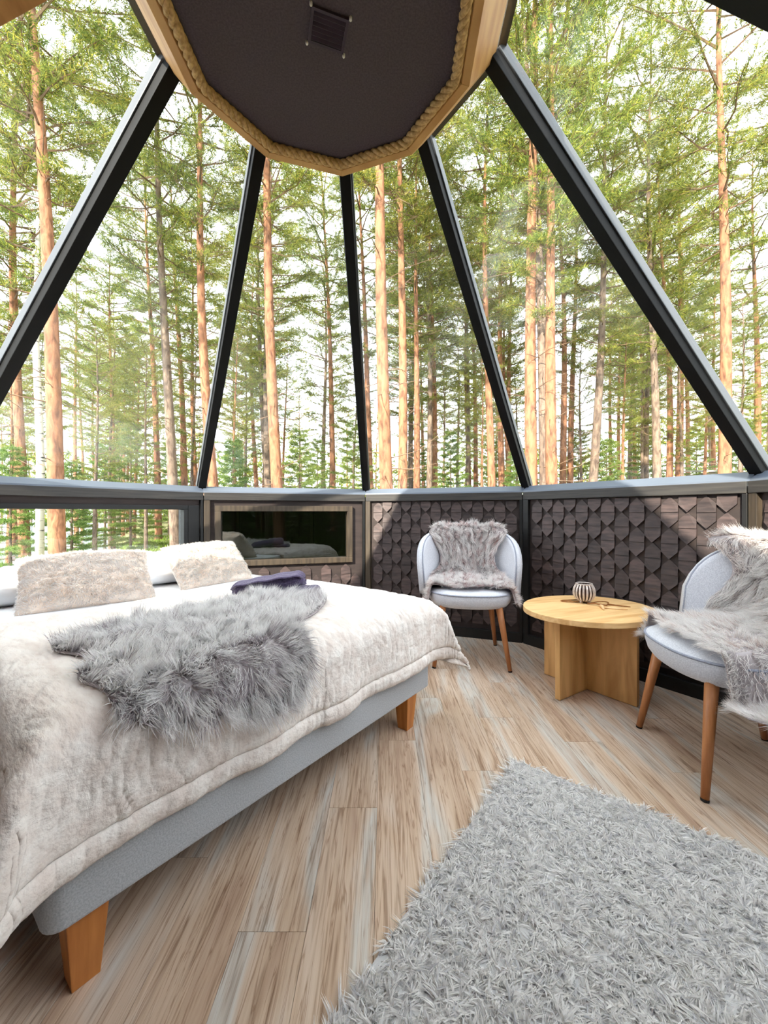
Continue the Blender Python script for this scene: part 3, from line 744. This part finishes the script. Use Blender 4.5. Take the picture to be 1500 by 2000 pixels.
def chair_skin(cl, label, fur, seed, wl=.30, wr=.30, hang_l=.10, hang_r=.10, ln=.045, wide=1.0):
    ky = np.array([-.312, -.322, -.300, -.250, -.225, -.195, -.12, .02, .12, .165]); kz = np.array([.70, .79, .845, .815, .70, .565, .505, .498, .494, .486])
    khw = np.array([.17, .20, .23, .245, .205, .20, .25, .30, .31, .29]) * wide; s = np.linspace(0, 1, 10)
    n1, n2 = 60, 46; t = np.linspace(0, 1, n1); x = np.linspace(-1, 1, n2)
    y_ = np.interp(t, s, ky); z_ = np.interp(t, s, kz); w_ = np.interp(t, s, khw)
    for _ in range(6):
        for arr in (y_, z_, w_): arr[1:-1] = (arr[:-2] + 2 * arr[1:-1] + arr[2:]) / 4
    P = np.zeros((n1, n2, 3))
    for i in range(n1):
        seat = np.clip((t[i] - .55) / .15, 0, 1)
        scl = np.where(x < 0, 1 + (wl / .30 - 1) * (.4 + .6 * seat), 1 + (wr / .30 - 1) * seat)
        X = x * w_[i] * scl * (1 + .10 * np.sin(i * .35 + seed) * np.abs(x))
        curve = .27 * (1 - np.sqrt(np.clip(1 - (X / .34) ** 2, .05, 1))) * (1 - seat)
        over = np.maximum(0, np.abs(X) - .235)
        fall = np.minimum(over * 2.0, np.where(x < 0, hang_l, hang_r)) * seat
        Xc = np.sign(X) * np.minimum(np.abs(X), .235 + over * (1 - .55 * seat))
        P[i, :, 0] = Xc; P[i, :, 1] = y_[i] + curve + .012 * np.sin(x * 5 + seed); P[i, :, 2] = z_[i] - fall + .006 * np.sin(x * 7 + t[i] * 9)
    o = link('sheepskin', grid_mesh('sheepskin', P), M['skin'], smooth=True)
    o.modifiers.new('thickness', 'SOLIDIFY').thickness = .005
    o.location = cl[0]; o.rotation_euler = (0, 0, cl[1]); tag(o, label, 'sheepskin', 'sheepskins')
    a = fur_on_grid(P[:, ::-1], 46000, ln, .0026, 1, (.62, .7, .55), clumps=700, grav=.15, pull=.38)
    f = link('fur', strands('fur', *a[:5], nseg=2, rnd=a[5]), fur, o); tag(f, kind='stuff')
chair_skin(C1, 'rose-brown and white sheepskin draped over the back chair', M['furwarm'], 0.5, ln=.052)
chair_skin(C2, 'pale long-haired sheepskin draped over the right chair', M['furpale'], 2.0, wl=.46, wr=.31, hang_l=.16, hang_r=.10, ln=.05, wide=1.15)

# ------------------------------------------------------------------ round table
TZ = .44; TC = (1.068, 2.065)
tb = empty('coffee_table', (TC[0], TC[1], 0), R(20)); tag(tb, 'low oval golden oak table on a crossed panel base', 'table')
pts = [(.34 * cos(2 * PI * i / 72), .29 * sin(2 * PI * i / 72)) for i in range(72)]
MB().prism(pts, TZ - .026, TZ).build('tabletop', M['table'], tb, bevel=.002)
def panel(p, q, name):
    p, q = Vector(p + (0,)), Vector(q + (0,)); d = (q - p); L_ = d.length; d.normalize()
    inv = (Matrix.Translation(Vector((TC[0], TC[1], 0))) @ Matrix.Rotation(R(20), 4, 'Z')).inverted()
    w = Vector((-d.y, d.x, 0))
    mb = MB().beam(p, q, w, .026, Vector((0, 0, 1)), .003, TZ - .026)
    MB().add([inv @ Vector(v) for v in mb.v], mb.f).build(name, M['tablev'], tb, bevel=.0015)
dl_ = Vector((-.588, .809)); ds_ = Vector((.845, .535)); jc = Vector((1.075, 2.10))
panel(tuple(jc - dl_ * .25), tuple(jc + dl_ * .235), 'base_panel')
panel(tuple(jc - ds_ * .25), tuple(jc - ds_ * .0132), 'base_panel')
panel(tuple(jc + ds_ * .0132), tuple(jc + ds_ * .22), 'base_panel')

ch = empty('candle_holder', (1.10, 2.17, TZ)); tag(ch, 'small round slatted candle holder on the oval table', 'candle holder')
prof = [(.030, .012), (.046, .022), (.056, .042), (.058, .060), (.054, .082), (.046, .098), (.041, .104)]
for i in range(18):
    a = 2 * PI * i / 18; c, s = cos(a), sin(a)
    pts = [(r * c, r * s, z) for r, z in prof]
    mb = MB()
    v = []; tw_ = Vector((-s, c, 0)); rd = Vector((c, s, 0))
    for (r, z) in prof:
        p = Vector((r * c, r * s, z)); w = .0052 * (.55 + .45 * r / .058)
        v += [p - tw_ * w - rd * .004, p + tw_ * w - rd * .004, p + tw_ * w * .6, p - tw_ * w * .6]
    f = [(0, 1, 2, 3), tuple(4 * (len(prof) - 1) + j for j in (3, 2, 1, 0))]
    for q in range(len(prof) - 1):
        for j in range(4): f.append((4 * q + j, 4 * q + (j + 1) % 4, 4 * q + 4 + (j + 1) % 4, 4 * q + 4 + j))
    mb.add(v, f).build('slat', M['holder'], ch)
MB().lathe([(.0, .014), (.026, .014), (.042, .024), (.050, .045), (.051, .062), (.047, .082), (.040, .098), (.037, .098), (.044, .08), (.047, .06), (.044, .04), (.03, .024), (0, .022)], 28).build('glass_cup', M['holderin'], ch, smooth=True)
MB().tube([(.041 * cos(2 * PI * i / 36), .041 * sin(2 * PI * i / 36), .104) for i in range(36)], .003, 6, closed=True).build('rim', M['holder'], ch, smooth=True)
for i in range(3):
    a = 2 * PI * i / 3 - .6
    MB().lathe([(0, 0), (.006, 0), (.0075, .006), (.006, .016), (0, .016)], 10, (.024 * cos(a), .024 * sin(a))).build('foot', M['holder'], ch, smooth=True)

cd = empty('cord_ornament', (1.135, 2.07, TZ)); tag(cd, 'thin brown cord loop with small pale charm lying beside the candle holder', 'ornament')
pts = [Vector((.02 + .05 * cos(a) * (1 + .2 * sin(3 * a)), .05 + .032 * sin(a), .0035 + .004 * (1 + sin(2 * a)))) for a in [2 * PI * i / 30 for i in range(30)]]
MB().tube(pts, .0032, 6, closed=True).build('cord_loop', M['cord'], cd, smooth=True)
pts = [Vector((-.115 - .035 * cos(a), .125 + .02 * sin(a), .0035)) for a in [PI * (-.5 + i / 14) for i in range(15)]]
pts = [Vector((-.03, .1, .0035))] + pts + [Vector((-.02, .16, .0035))]
MB().tube(pts, .0028, 6).build('cord_end', M['cord'], cd, smooth=True)
MB().tube([(.065, .04, .005), (.09, .02, .005), (.125, .0, .004), (.15, -.012, .0035)], [.004, .0034, .003, .002], 6).build('cord_end', M['cord'], cd, smooth=True)
MB().tube([(.005, .01, .006), (.0, -.015, .007), (-.012, -.045, .006), (-.022, -.07, .004)], [.005, .009, .007, .003], 8).build('charm', M['paletag'], cd, smooth=True)
for dx in (0, .02): MB().tube([(.0, -.03, .004), (.04 + dx, -.05, .004), (.085 + dx, -.062, .003)], [.003, .0026, .002], 6).build('cord_end', M['paletag'], cd, smooth=True)

# ------------------------------------------------------------------ shag rug
RC = Vector((.487, 1.474, 0)); ra = Vector((-.610, -.792, 0)); rb = Vector((.792, -.610, 0)); LA, LB = 1.45, 1.12
rmid = RC + ra * LA / 2 + rb * LB / 2
rug = MB().prism(rounded_rect(-LA / 2, LA / 2, -LB / 2, LB / 2, .02), .001, .010).build('shag_rug', M['rugback'])
rug.location = rmid; rug.rotation_euler = (0, 0, math.atan2(ra.y, ra.x)); tag(rug, 'light grey rectangular shag rug on the plank floor', 'rug')
n = 125000; nc = 26000
cxy = np.stack([rng.uniform(-LA / 2, LA / 2, nc), rng.uniform(-LB / 2, LB / 2, nc)], -1)
cd_ = np.stack([np.cos(6.28 * vnoise(cxy[:, 0] * 9, cxy[:, 1] * 9, 21) * 1.6), np.sin(6.28 * vnoise(cxy[:, 0] * 9, cxy[:, 1] * 9, 21) * 1.6)], -1) * .5 + rng.normal(size=(nc, 2)) * .65
ci = rng.integers(0, nc, n); root = np.zeros((n, 3)); root[:, :2] = cxy[ci] + rng.normal(size=(n, 2)) * .0028; root[:, 2] = .009
d = np.zeros((n, 3)); d[:, :2] = cd_[ci] + rng.normal(size=(n, 2)) * .15; d[:, 2] = .62
bend = np.zeros((n, 3)); bend[:, :2] = cd_[ci] * .5; bend[:, 2] = -.35
pile = link('pile', strands('pile', root, d, rng.uniform(.022, .034, n), rng.uniform(.0036, .0056, n), bend, 2, np.clip(rng.random(n) * .35 + .65 * rng.random(nc)[ci], 0, 1)), M['rug'], rug); tag(pile, kind='stuff')

# ------------------------------------------------------------------ outside: ground, lake, forest
GZ0 = -0.40
def ground_z(x, y):
    lake = 1 / (1 + np.exp(-(-(x + .55 * y) - 5.0 + 0 * y) / 1.2)) * 1 / (1 + np.exp(-(y - 6.5)))
    lake = 1 / (1 + np.exp(-((-x - .62 * y) - 1.2) / .7)) / (1 + np.exp(-(np.hypot(x, y) - 13.5) / 1.0))
    rise = np.clip((x - 6) / 30, 0, 1) * 2.2
    return GZ0 + rise - 1.1 * lake + .12 * (vnoise(x * .5, y * .5, 31) - .5)
gx = np.concatenate([np.linspace(-90, -26, 16), np.linspace(-24, 24, 97), np.linspace(26, 90, 16)]); gy = np.concatenate([np.linspace(-60, -12, 10), np.linspace(-10, 40, 101), np.linspace(43, 110, 18)])
GX, GY = np.meshgrid(gx, gy, indexing='ij')
g = link('ground', grid_mesh('ground', np.stack([GX, GY, ground_z(GX, GY)], -1)), M['ground'], smooth=True); tag(g, 'mossy forest floor outside the windows', kind='structure')
wt = MB().prism([(-150, -40), (-4, -40), (-4, 150), (-150, 150)], GZ0 - .75, GZ0 - .62).build('lake', M['water']); tag(wt, 'pale lake glinting between trunks left of the bed', kind='structure')
n = 40000; px_ = rng.uniform(-16, 6, n); py_ = rng.uniform(2.5, 22, n); kk = np.hypot(px_ - CX, py_ - CY) > 2.7; px_, py_ = px_[kk], py_[kk]
gz_ = ground_z(px_, py_); kk = gz_ > GZ0 - .5; px_, py_, gz_ = px_[kk], py_[kk], gz_[kk]; n = len(px_)
d = rng.normal(size=(n, 3)); d[:, 2] = np.abs(d[:, 2]) + .8
us_ = link('blueberry_undergrowth', strands('undergrowth', np.stack([px_, py_, gz_ - .01], -1), d, rng.uniform(.10, .30, n), rng.uniform(.02, .05, n), np.tile([0, 0, -.3], (n, 1)), 1), M['leaf'])
tag(us_, 'low green undergrowth covering the forest floor', 'undergrowth', kind='stuff')

def needles(centres, dirs, per, ln, wd):
    m_ = len(centres); n_ = m_ * per
    c = np.repeat(centres, per, 0); d0 = np.repeat(dirs, per, 0)
    root = c + d0 * rng.uniform(-.10, .10, n_)[:, None] + rng.normal(size=(n_, 3)) * .02
    dd = d0 * .7 + rng.normal(size=(n_, 3)) * .8 + np.array([0, 0, .15])
    return root, dd, rng.uniform(.7, 1.2, n_) * ln, np.full(n_, wd), np.zeros((n_, 3))
def pine_variant(seed, H=19.0, crown=.42, dense=1.0, bark='bark', curve=.25):
    rd = random.Random(seed); nr = np.random.default_rng(seed)
    ph1, ph2 = rd.uniform(0, 6.28), rd.uniform(0, 6.28)
    def axis(z): t = z / H; return Vector((curve * sin(ph1 + 4.5 * t) * t, curve * sin(ph2 + 3.7 * t) * t, z))
    o0 = axis(0)
    zs = [0, .3, 1, 2.5, 4, 6, 8, 10, 12, 14, 16, 17.6, H]
    tr = MB().tube([axis(z) for z in zs], [.165 * (1 - .9 * (z / H) ** 1.25) + (.03 if z < .2 else 0) for z in zs], 12).mesh('trunk')
    for p in tr.polygons: p.use_smooth = True
    br = MB(); cen = []; dr = []
    # dead lower branches
    for i in range(34):
        z = rd.uniform(2.0, H * crown + 2); a = rd.uniform(0, 6.28); L_ = rd.uniform(.25, 1.5)
        p = axis(z); d = Vector((cos(a), sin(a), rd.uniform(-.25, .35)))
        p1 = p + d * L_ * .5 + Vector((0, 0, rd.uniform(-.1, .1))); p2 = p + d * L_ + Vector((rd.uniform(-.2, .2), rd.uniform(-.2, .2), rd.uniform(-.25, .2)))
        br.tube([p, p1, p2], [.014, .009, .004], 4, cap=False)
        if L_ > .8:
            q = p1 + Vector((rd.uniform(-.4, .4), rd.uniform(-.4, .4), rd.uniform(-.1, .3))); br.tube([p1, q], [.006, .003], 3, cap=False)
    nb_ = int(46 * dense)
    for i in range(nb_):
        t = (i + rd.random()) / nb_; z = H * (crown + (1 - crown) * t * .985); a = i * 2.399 + rd.uniform(-.4, .4)
        L_ = (.5 + 2.0 * math.sin(PI * min(1, .18 + .8 * (1 - t))) ** .8) * rd.uniform(.65, 1.1) * (1 if t > .1 else .8)
        p = axis(z); up = rd.uniform(-.15, .25) + .5 * t
        d = Vector((cos(a), sin(a), up)); pts_ = [p]
        for s in (.35, .7, 1.0): pts_.append(p + d * L_ * s + Vector((rd.uniform(-.1, .1), rd.uniform(-.1, .1), .12 * L_ * s * s)))
        r0 = .012 + .014 * L_ / 2.5
        br.tube(pts_, [r0 * 1.6, r0, r0 * .7, r0 * .35], 4, cap=False)
        for s in np.linspace(.3, 1.0, 5 + int(L_ * 2.2)):
            q = p + d * L_ * s + Vector((0, 0, .12 * L_ * s * s))
            for side in (-1, 1, 0):
                a2 = a + side * rd.uniform(.5, 1.2); l2 = (.18 + .42 * (1.1 - s)) * L_ * .55 * rd.uniform(.6, 1.2) + .12
                e = Vector((cos(a2), sin(a2), rd.uniform(-.05, .5))).normalized()
                e1 = q + e * l2
                br.tube([q, e1], [.006, .003], 3, cap=False)
                for w in ((.55, 1.0) if l2 > .35 else (1.0,)): cen.append(q + e * l2 * w); dr.append(e)
    cen = np.array([tuple(c) for c in cen]); dr = np.array([tuple(c) for c in dr])
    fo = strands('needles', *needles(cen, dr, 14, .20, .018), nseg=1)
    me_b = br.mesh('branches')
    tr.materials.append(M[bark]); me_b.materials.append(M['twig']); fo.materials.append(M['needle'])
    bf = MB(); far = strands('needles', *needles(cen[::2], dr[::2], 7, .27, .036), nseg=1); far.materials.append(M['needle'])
    return tr, me_b, fo, far
def spruce_variant(seed, H=5.0):
    rd = random.Random(seed)
    tr = MB().tube([(0, 0, 0), (0, 0, H * .5), (0, 0, H)], [.06, .035, .006], 8).mesh('trunk'); br = MB(); cen = []; dr = []
    nb_ = 70
    for i in range(nb_):
        t = i / nb_; z = H * (.06 + .92 * t); a = i * 2.399; L_ = (1.35 * (1 - t) + .12) * rd.uniform(.7, 1.1) * H / 5
        d = Vector((cos(a), sin(a), -.12 + .5 * t)); p = Vector((0, 0, z))
        br.tube([p, p + d * L_], [.012, .003], 4, cap=False)
        for s in np.linspace(.25, 1, 3 + int(L_ * 5)):
            q = p + d * L_ * s
            for side in (-1, 0, 1):
                a2 = a + side * .8; e = Vector((cos(a2), sin(a2), -.1)); cen.append(q + e * .14 * (1.2 - s * .5)); dr.append(e)
    cen = np.array([tuple(c) for c in cen]); dr = np.array([tuple(c) for c in dr])
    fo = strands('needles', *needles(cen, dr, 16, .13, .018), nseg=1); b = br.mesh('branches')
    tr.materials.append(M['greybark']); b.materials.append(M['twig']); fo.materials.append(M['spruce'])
    return tr, b, fo
PV = [pine_variant(s, crown=c, dense=dn, bark=bk, curve=cu) for s, c, dn, bk, cu in
      ((1, .44, 1.0, 'bark', .2), (2, .40, 1.1, 'bark', .3), (3, .50, .95, 'bark', .18), (4, .36, 1.15, 'greybark', .25), (5, .46, 1.0, 'bark', .35), (6, .30, 1.2, 'greybark', .3))]
SV = [spruce_variant(s, h) for s, h in ((11, 5.0), (12, 4.2), (13, 6.0))]
BIRCH = []
def plant(kind, var, x, y, scale, lean, label, group, cat='tree', rz=None):
    tr, b, fo = var[:3]
    if y > 24 and len(var) > 3: fo = var[3]
    root = empty(kind, (x, y, float(ground_z(np.array(x), np.array(y))) - .05))
    root.rotation_euler = (random.uniform(-.01, .01), lean, random.uniform(0, 6.28) if rz is None else rz); root.scale = (scale,) * 3
    # lean about world Y first, spin about own axis inside
    root.rotation_mode = 'QUATERNION'
    root.rotation_quaternion = (Matrix.Rotation(lean, 3, 'Y') @ Matrix.Rotation(random.uniform(0, 6.28), 3, 'Z')).to_quaternion()
    for nm, me in (('trunk', tr), ('branches', b), ('foliage', fo)):
        c = bpy.data.objects.new(nm, me); COL.objects.link(c); c.parent = root
    tag(root, label, cat, group); return root
# (x at sill, x higher up, y higher up, trunk width px at sill, variant or None)
TREES = [(113, 82, 100, 25, 0), (50, 36, 430, 17, 1), (310, 297, 550, 11, 2), (343, 315, 200, 17, 3), (362, 352, 600, 11, 0), (388, 372, 560, 9, 4), (430, 378, 200, 18, 4), (150, 146, 600, 8, 2), (232, 228, 600, 7, 5),
         (549, 520, 310, 20, 0), (527, 500, 400, 10, 3), (504, 492, 560, 8, 1), (652, 635, 340, 11, 2), (727, 706, 420, 12, 0), (761, 740, 320, 24, 0), (785, 787, 310, 17, 2), (805, 800, 600, 9, 5), (828, 824, 600, 7, 1), (838, 836, 500, 11, 3),
         (849, 843, 400, 11, 4), (895, 890, 600, 6, 5), (917, 915, 500, 9, 1), (929, 926, 600, 9, 2), (962, 953, 160, 14, 1), (983, 972, 300, 12, 0),
         (1040, 1036, 100, 22, 2), (1067, 1042, 200, 19, 3), (1081, 1066, 60, 20, 0), (1100, 1096, 600, 12, 1), (1113, 1120, 440, 11, 2), (1150, 1187, 240, 15, 3), (1194, 1192, 600, 7, 0), (1232, 1230, 600, 8, 5), (1243, 1238, 600, 6, 1),
         (1265, 1256, 650, 7, 2), (1284, 1280, 650, 14, 3), (1306, 1304, 650, 11, 4), (1325, 1328, 650, 12, 1), (1343, 1341, 650, 8, 0), (1390, 1384, 650, 7, 5), (1411, 1418, 300, 20, 0), (1474, 1482, 480, 11, 4),
         (-70, -90, 300, 20, 1), (-180, -200, 300, 16, 2), (1580, 1600, 300, 18, 2), (1680, 1690, 300, 15, 3)]
PANES = [(-1e9, 398, 'the pane above the pillows', 'panes left of the bed rafter'), (398, 712, 'the pane above the small dark window', ''), (712, 1028, 'the pane above the back chair', ''), (1028, 1e9, 'the big right-hand pane', '')]
ORD = ['leftmost', 'second from left', 'third from left', 'fourth from left', 'fifth from left', 'sixth from left', 'seventh from left', 'eighth from left', 'ninth from left', 'tenth from left', 'eleventh from left', 'twelfth from left', 'thirteenth from left', 'fourteenth from left', 'fifteenth from left', 'sixteenth from left', 'seventeenth from left', 'eighteenth from left', 'nineteenth from left']
count = {}
for (xb, xt, yt, w, v) in sorted(TREES):
    sc = random.uniform(.9, 1.1); dist = FPX * .285 * sc / w
    x0 = (xb - 750) / FPX * dist; x1 = (xt - 750) / FPX * dist; z1 = (1000 - yt) / FPX * dist
    lean = math.atan2(x1 - x0, z1 - .05 * dist)
    if xb < -20 or xb > 1500: lab = 'tall pine just outside the picture on the %s' % ('left' if xb < 0 else 'right'); 
    else:
        for a, b, nm, _ in PANES:
            if a <= xb < b: break
        i = count.get(nm, 0); count[nm] = i + 1
        kind = 'grey-barked' if v in (3, 5) else 'orange-barked'
        size = 'thick' if w >= 17 else ('medium' if w >= 11 else 'slim')
        lab = '%s %s pine, %s near trunk in %s' % (size, kind, ORD[i], nm)
    plant('pine_tree', PV[v], x0 + 0, dist, sc, lean, lab, 'near pines around the cabin')
# birch among the pines on the left
btr = MB().tube([(0, 0, 0), (.05, 0, 3), (0, .05, 6), (.1, 0, 10), (.1, 0, 14)], [.095, .085, .07, .05, .02], 12).mesh('trunk'); btr.materials.append(M['birch'])
for p in btr.polygons: p.use_smooth = True
plant('birch_tree', (btr, PV[3][1], PV[3][2]), (77 - 750) / FPX * 9.4, 9.4, .95, -.01, 'white-barked birch between two thick pines at far left', 'near pines around the cabin')
# forest further back
k = 0
for i in range(400):
    if k >= 76: break
    px = random.uniform(-260, 1760); dist = 15 + 50 * random.random() ** .8
    if 575 < px < 632 and dist < 45: continue
    x = (px - 750) / FPX * dist
    plant('pine_tree', PV[random.randrange(6)], x, dist, random.uniform(.78, 1.05), random.uniform(-.025, .025), 'slender background pine deep in the forest', 'background pines deep in the forest'); k += 1
SP = [(585, 13, 0, .85), (455, 15, 1, 1.0), (690, 17, 2, .9), (140, 14, 1, 1.0), (255, 16, 2, .9), (205, 20, 0, 1.2), (20, 12, 0, .9), (880, 19, 2, .9), (965, 22, 0, 1.1), (1010, 17, 1, 1.0), (1130, 20, 2, .9), (1185, 16, 1, 1.0), (1260, 24, 0, 1.2), (1360, 26, 2, 1.0), (1450, 18, 0, 1.0), (620, 24, 2, 1.0), (1550, 15, 1, 1.0), (-80, 15, 2, 1.0), (820, 25, 0, 1.2), (330, 22, 0, 1.1)]
for px, dist, v, sc in SP:
    lab = 'bright green young spruce left of the centre rafter in the forest gap' if px == 585 else 'young green spruce between the pine trunks'
    plant('young_spruce', SV[v], (px - 750) / FPX * dist, dist, sc, 0, lab, 'young spruces under the pines' if px != 585 else None)
# half-grown pines whose crowns fill the middle of the view
for px, dist, v, sc in ((15, 15, 1, .52), (75, 19, 3, .56), (185, 14, 5, .46), (215, 18, 3, .54), (262, 22, 1, .6), (285, 15, 5, .42), (375, 19, 3, .52), (455, 17, 1, .48), (480, 23, 5, .58), (690, 20, 3, .5), (868, 21, 5, .52), (940, 17, 1, .42),
                        (1010, 24, 3, .56), (1135, 19, 5, .5), (1215, 17, 1, .5), (1255, 22, 3, .58), (1330, 18, 5, .52), (1375, 24, 1, .62), (1445, 16, 3, .5), (1500, 20, 5, .56)):
    plant('young_pine', PV[v], (px - 750) / FPX * dist, dist, sc, random.uniform(-.02, .02), 'half-grown pine with low green crown between taller trunks', 'half-grown pines among the trunks')
# far young forest closing the view
n = 9000; aa = rng.uniform(-1.25, 1.25, n); dd_ = rng.uniform(52, 75, n); hh = rng.random(n) ** 1.6 * (6 + 7 * vnoise(aa * 14, aa * 0, 44))
cen = np.stack([dd_ * np.sin(aa), dd_ * np.cos(aa), GZ0 + .3 + hh], -1); kk = ~((aa < -.62) & (rng.random(n) < .55)); cen = cen[kk]
ft = link('far_forest', strands('far_forest', *[q for q in needles(cen, unit(rng.normal(size=(len(cen), 3))), 9, .9, .16)], nseg=1), M['needle']); tag(ft, 'distant young forest closing the view behind the pines', 'forest', kind='stuff')
# small shed seen at the lower right of the big pane
sx_, sy_ = (1412 - 750) / FPX * 26, 26.0; gz = float(ground_z(np.array(sx_), np.array(sy_)))
sh = empty('shed', (sx_, sy_, gz), R(-12)); tag(sh, 'small pale wooden shed far off behind the right-hand pane', 'shed')
for i in range(14): MB().box(-1.6, 1.6, -1.2, 1.2, i * .19, i * .19 + .18).build('board', M['shed'], sh)
MB().add([(-1.9, -1.5, 2.66), (1.9, -1.5, 2.66), (1.9, 1.5, 2.95), (-1.9, 1.5, 2.95), (-1.9, -1.5, 2.76), (1.9, -1.5, 2.76), (1.9, 1.5, 3.05), (-1.9, 1.5, 3.05)], [(0, 3, 2, 1), (4, 5, 6, 7), (0, 1, 5, 4), (1, 2, 6, 5), (2, 3, 7, 6), (3, 0, 4, 7)]).build('roof', M['roofsheet'], sh)
